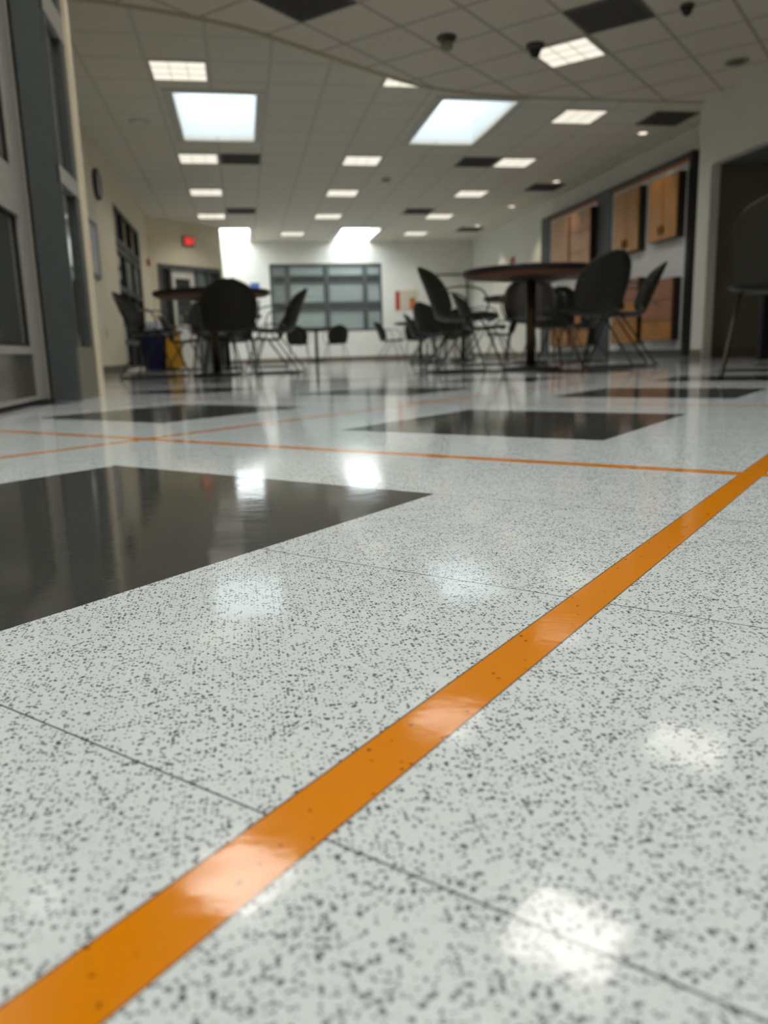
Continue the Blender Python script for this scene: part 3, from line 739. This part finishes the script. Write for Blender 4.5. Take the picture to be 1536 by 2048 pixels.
chair(-.10, 12.95, -.1, -1, 'shell chair facing the camera at the far side of the hidden left table')

# chair cropped by the right edge
big = chair(2.55, 3.47, .57, .82, 'large shell chair cut off by the right edge of the picture')
for c_ in list(big.children):
    if c_.name.startswith('armrest'): bpy.data.objects.remove(c_)
# black-legged table behind it
t = thing('side_table', 'black-legged table mostly hidden behind the cropped chair at far right', 'table', (5.02, 6.95, 0))
bx('tabletop', -.18, .30, -.4, .5, .72, .75, M['black'], t, .004)
bx('leg_panel', -.12, -.05, -.05, .02, 0, .72, M['black'], t); bx('leg_panel', .2, .27, .35, .42, 0, .72, M['black'], t); bx('leg_panel', .2, .27, -.3, -.23, 0, .72, M['black'], t)

# recycling bin
t = thing('recycling_bin', 'dark blue recycling bin with a pale plastic bag by the left wall', 'bin', (-1.36, 13.45, 0), .35)
bm = bmesh.new(); v = []
for (w, d, z) in ((.20, .15, 0), (.25, .19, .58), (.265, .205, .58), (.265, .205, .61), (.24, .18, .61), (.235, .175, .56)):
    v.append([bm.verts.new((sx*w, sy*d, z)) for sx, sy in ((-1, -1), (1, -1), (1, 1), (-1, 1))])
for a, b in zip(v, v[1:]):
    for i in range(4): bm.faces.new((a[i], a[(i+1) % 4], b[(i+1) % 4], b[i]))
bm.faces.new(v[0]); bm.faces.new(v[-1]); bmesh.ops.bevel(bm, geom=list(bm.edges), offset=.006, segments=2, affect='EDGES')
obj('body', bm, M['blue'], t)
bm = bmesh.new(); bmesh.ops.create_icosphere(bm, subdivisions=4, radius=1)
for p in bm.verts:
    k = .86+.20*math.sin(p.co.x*9+p.co.y*5)*math.sin(p.co.z*8+p.co.y*7)+random.uniform(-.03, .03)
    p.co = Vector((p.co.x*.25*k, p.co.y*.19*k, .61+(p.co.z*.19*k if p.co.z > 0 else p.co.z*.10)))
obj('bag', bm, M['bag'], t, True)
# wet floor sign
t = thing('wet_floor_sign', 'yellow folding floor sign standing beside the blue bin', 'floor sign', (-1.08, 13.25, 0), -.1)
for s in (-1, 1):
    bm = bmesh.new()
    pts = [(-.12, 0), (-.10, .03), (-.04, .035), (.04, .035), (.10, .03), (.12, 0), (.10, .58), (.07, .62), (-.07, .62), (-.10, .58)]
    a = [bm.verts.new((x, s*(.16-z*.22), z)) for x, z in pts]; b = [bm.verts.new((x, s*(.145-z*.22), z)) for x, z in pts]
    bm.faces.new(a); bm.faces.new(list(reversed(b)))
    for i in range(len(pts)): j = (i+1) % len(pts); bm.faces.new((a[i], b[i], b[j], a[j]))
    obj('panel', bm, M['yellow'], t)
bm = bmesh.new(); tube(bm, [(-.06, 0, .62), (-.05, 0, .68), (.05, 0, .68), (.06, 0, .62)], .012, 8, 4); obj('handle', bm, M['yellow'], t, True)

# ------------------------------------------------------------------ light, world, camera
w = bpy.data.worlds.new('World'); bpy.context.scene.world = w; w.use_nodes = True
bg = w.node_tree.nodes['Background']; bg.inputs[0].default_value = (.90, .97, 1, 1); bg.inputs[1].default_value = 9.5

f = 1559.67; pitch = .2012; roll = -.0289; yaw = .17
F = Vector((math.sin(yaw), math.cos(yaw), 0)); R_ = Vector((math.cos(yaw), -math.sin(yaw), 0)); U = Vector((0, 0, 1))
f2 = F*math.cos(pitch)-U*math.sin(pitch); u2 = F*math.sin(pitch)+U*math.cos(pitch)
r = R_*math.cos(roll)+u2*math.sin(roll); u = -R_*math.sin(roll)+u2*math.cos(roll)
cd = bpy.data.cameras.new('camera'); cam = bpy.data.objects.new('camera', cd); C.objects.link(cam)
cam.matrix_world = Matrix(((r.x, u.x, -f2.x, 0), (r.y, u.y, -f2.y, 0), (r.z, u.z, -f2.z, HU), (0, 0, 0, 1)))
cd.sensor_fit = 'VERTICAL'; cd.sensor_height = 36; cd.lens = f/2048*36; cd.clip_start = .01
cd.dof.use_dof = True; cd.dof.focus_distance = .56; cd.dof.aperture_fstop = 7.4
bpy.context.scene.camera = cam
sc = bpy.context.scene
sc.view_settings.view_transform = 'Standard'; sc.view_settings.look = 'None'; sc.view_settings.gamma = 1; sc.view_settings.exposure = 0
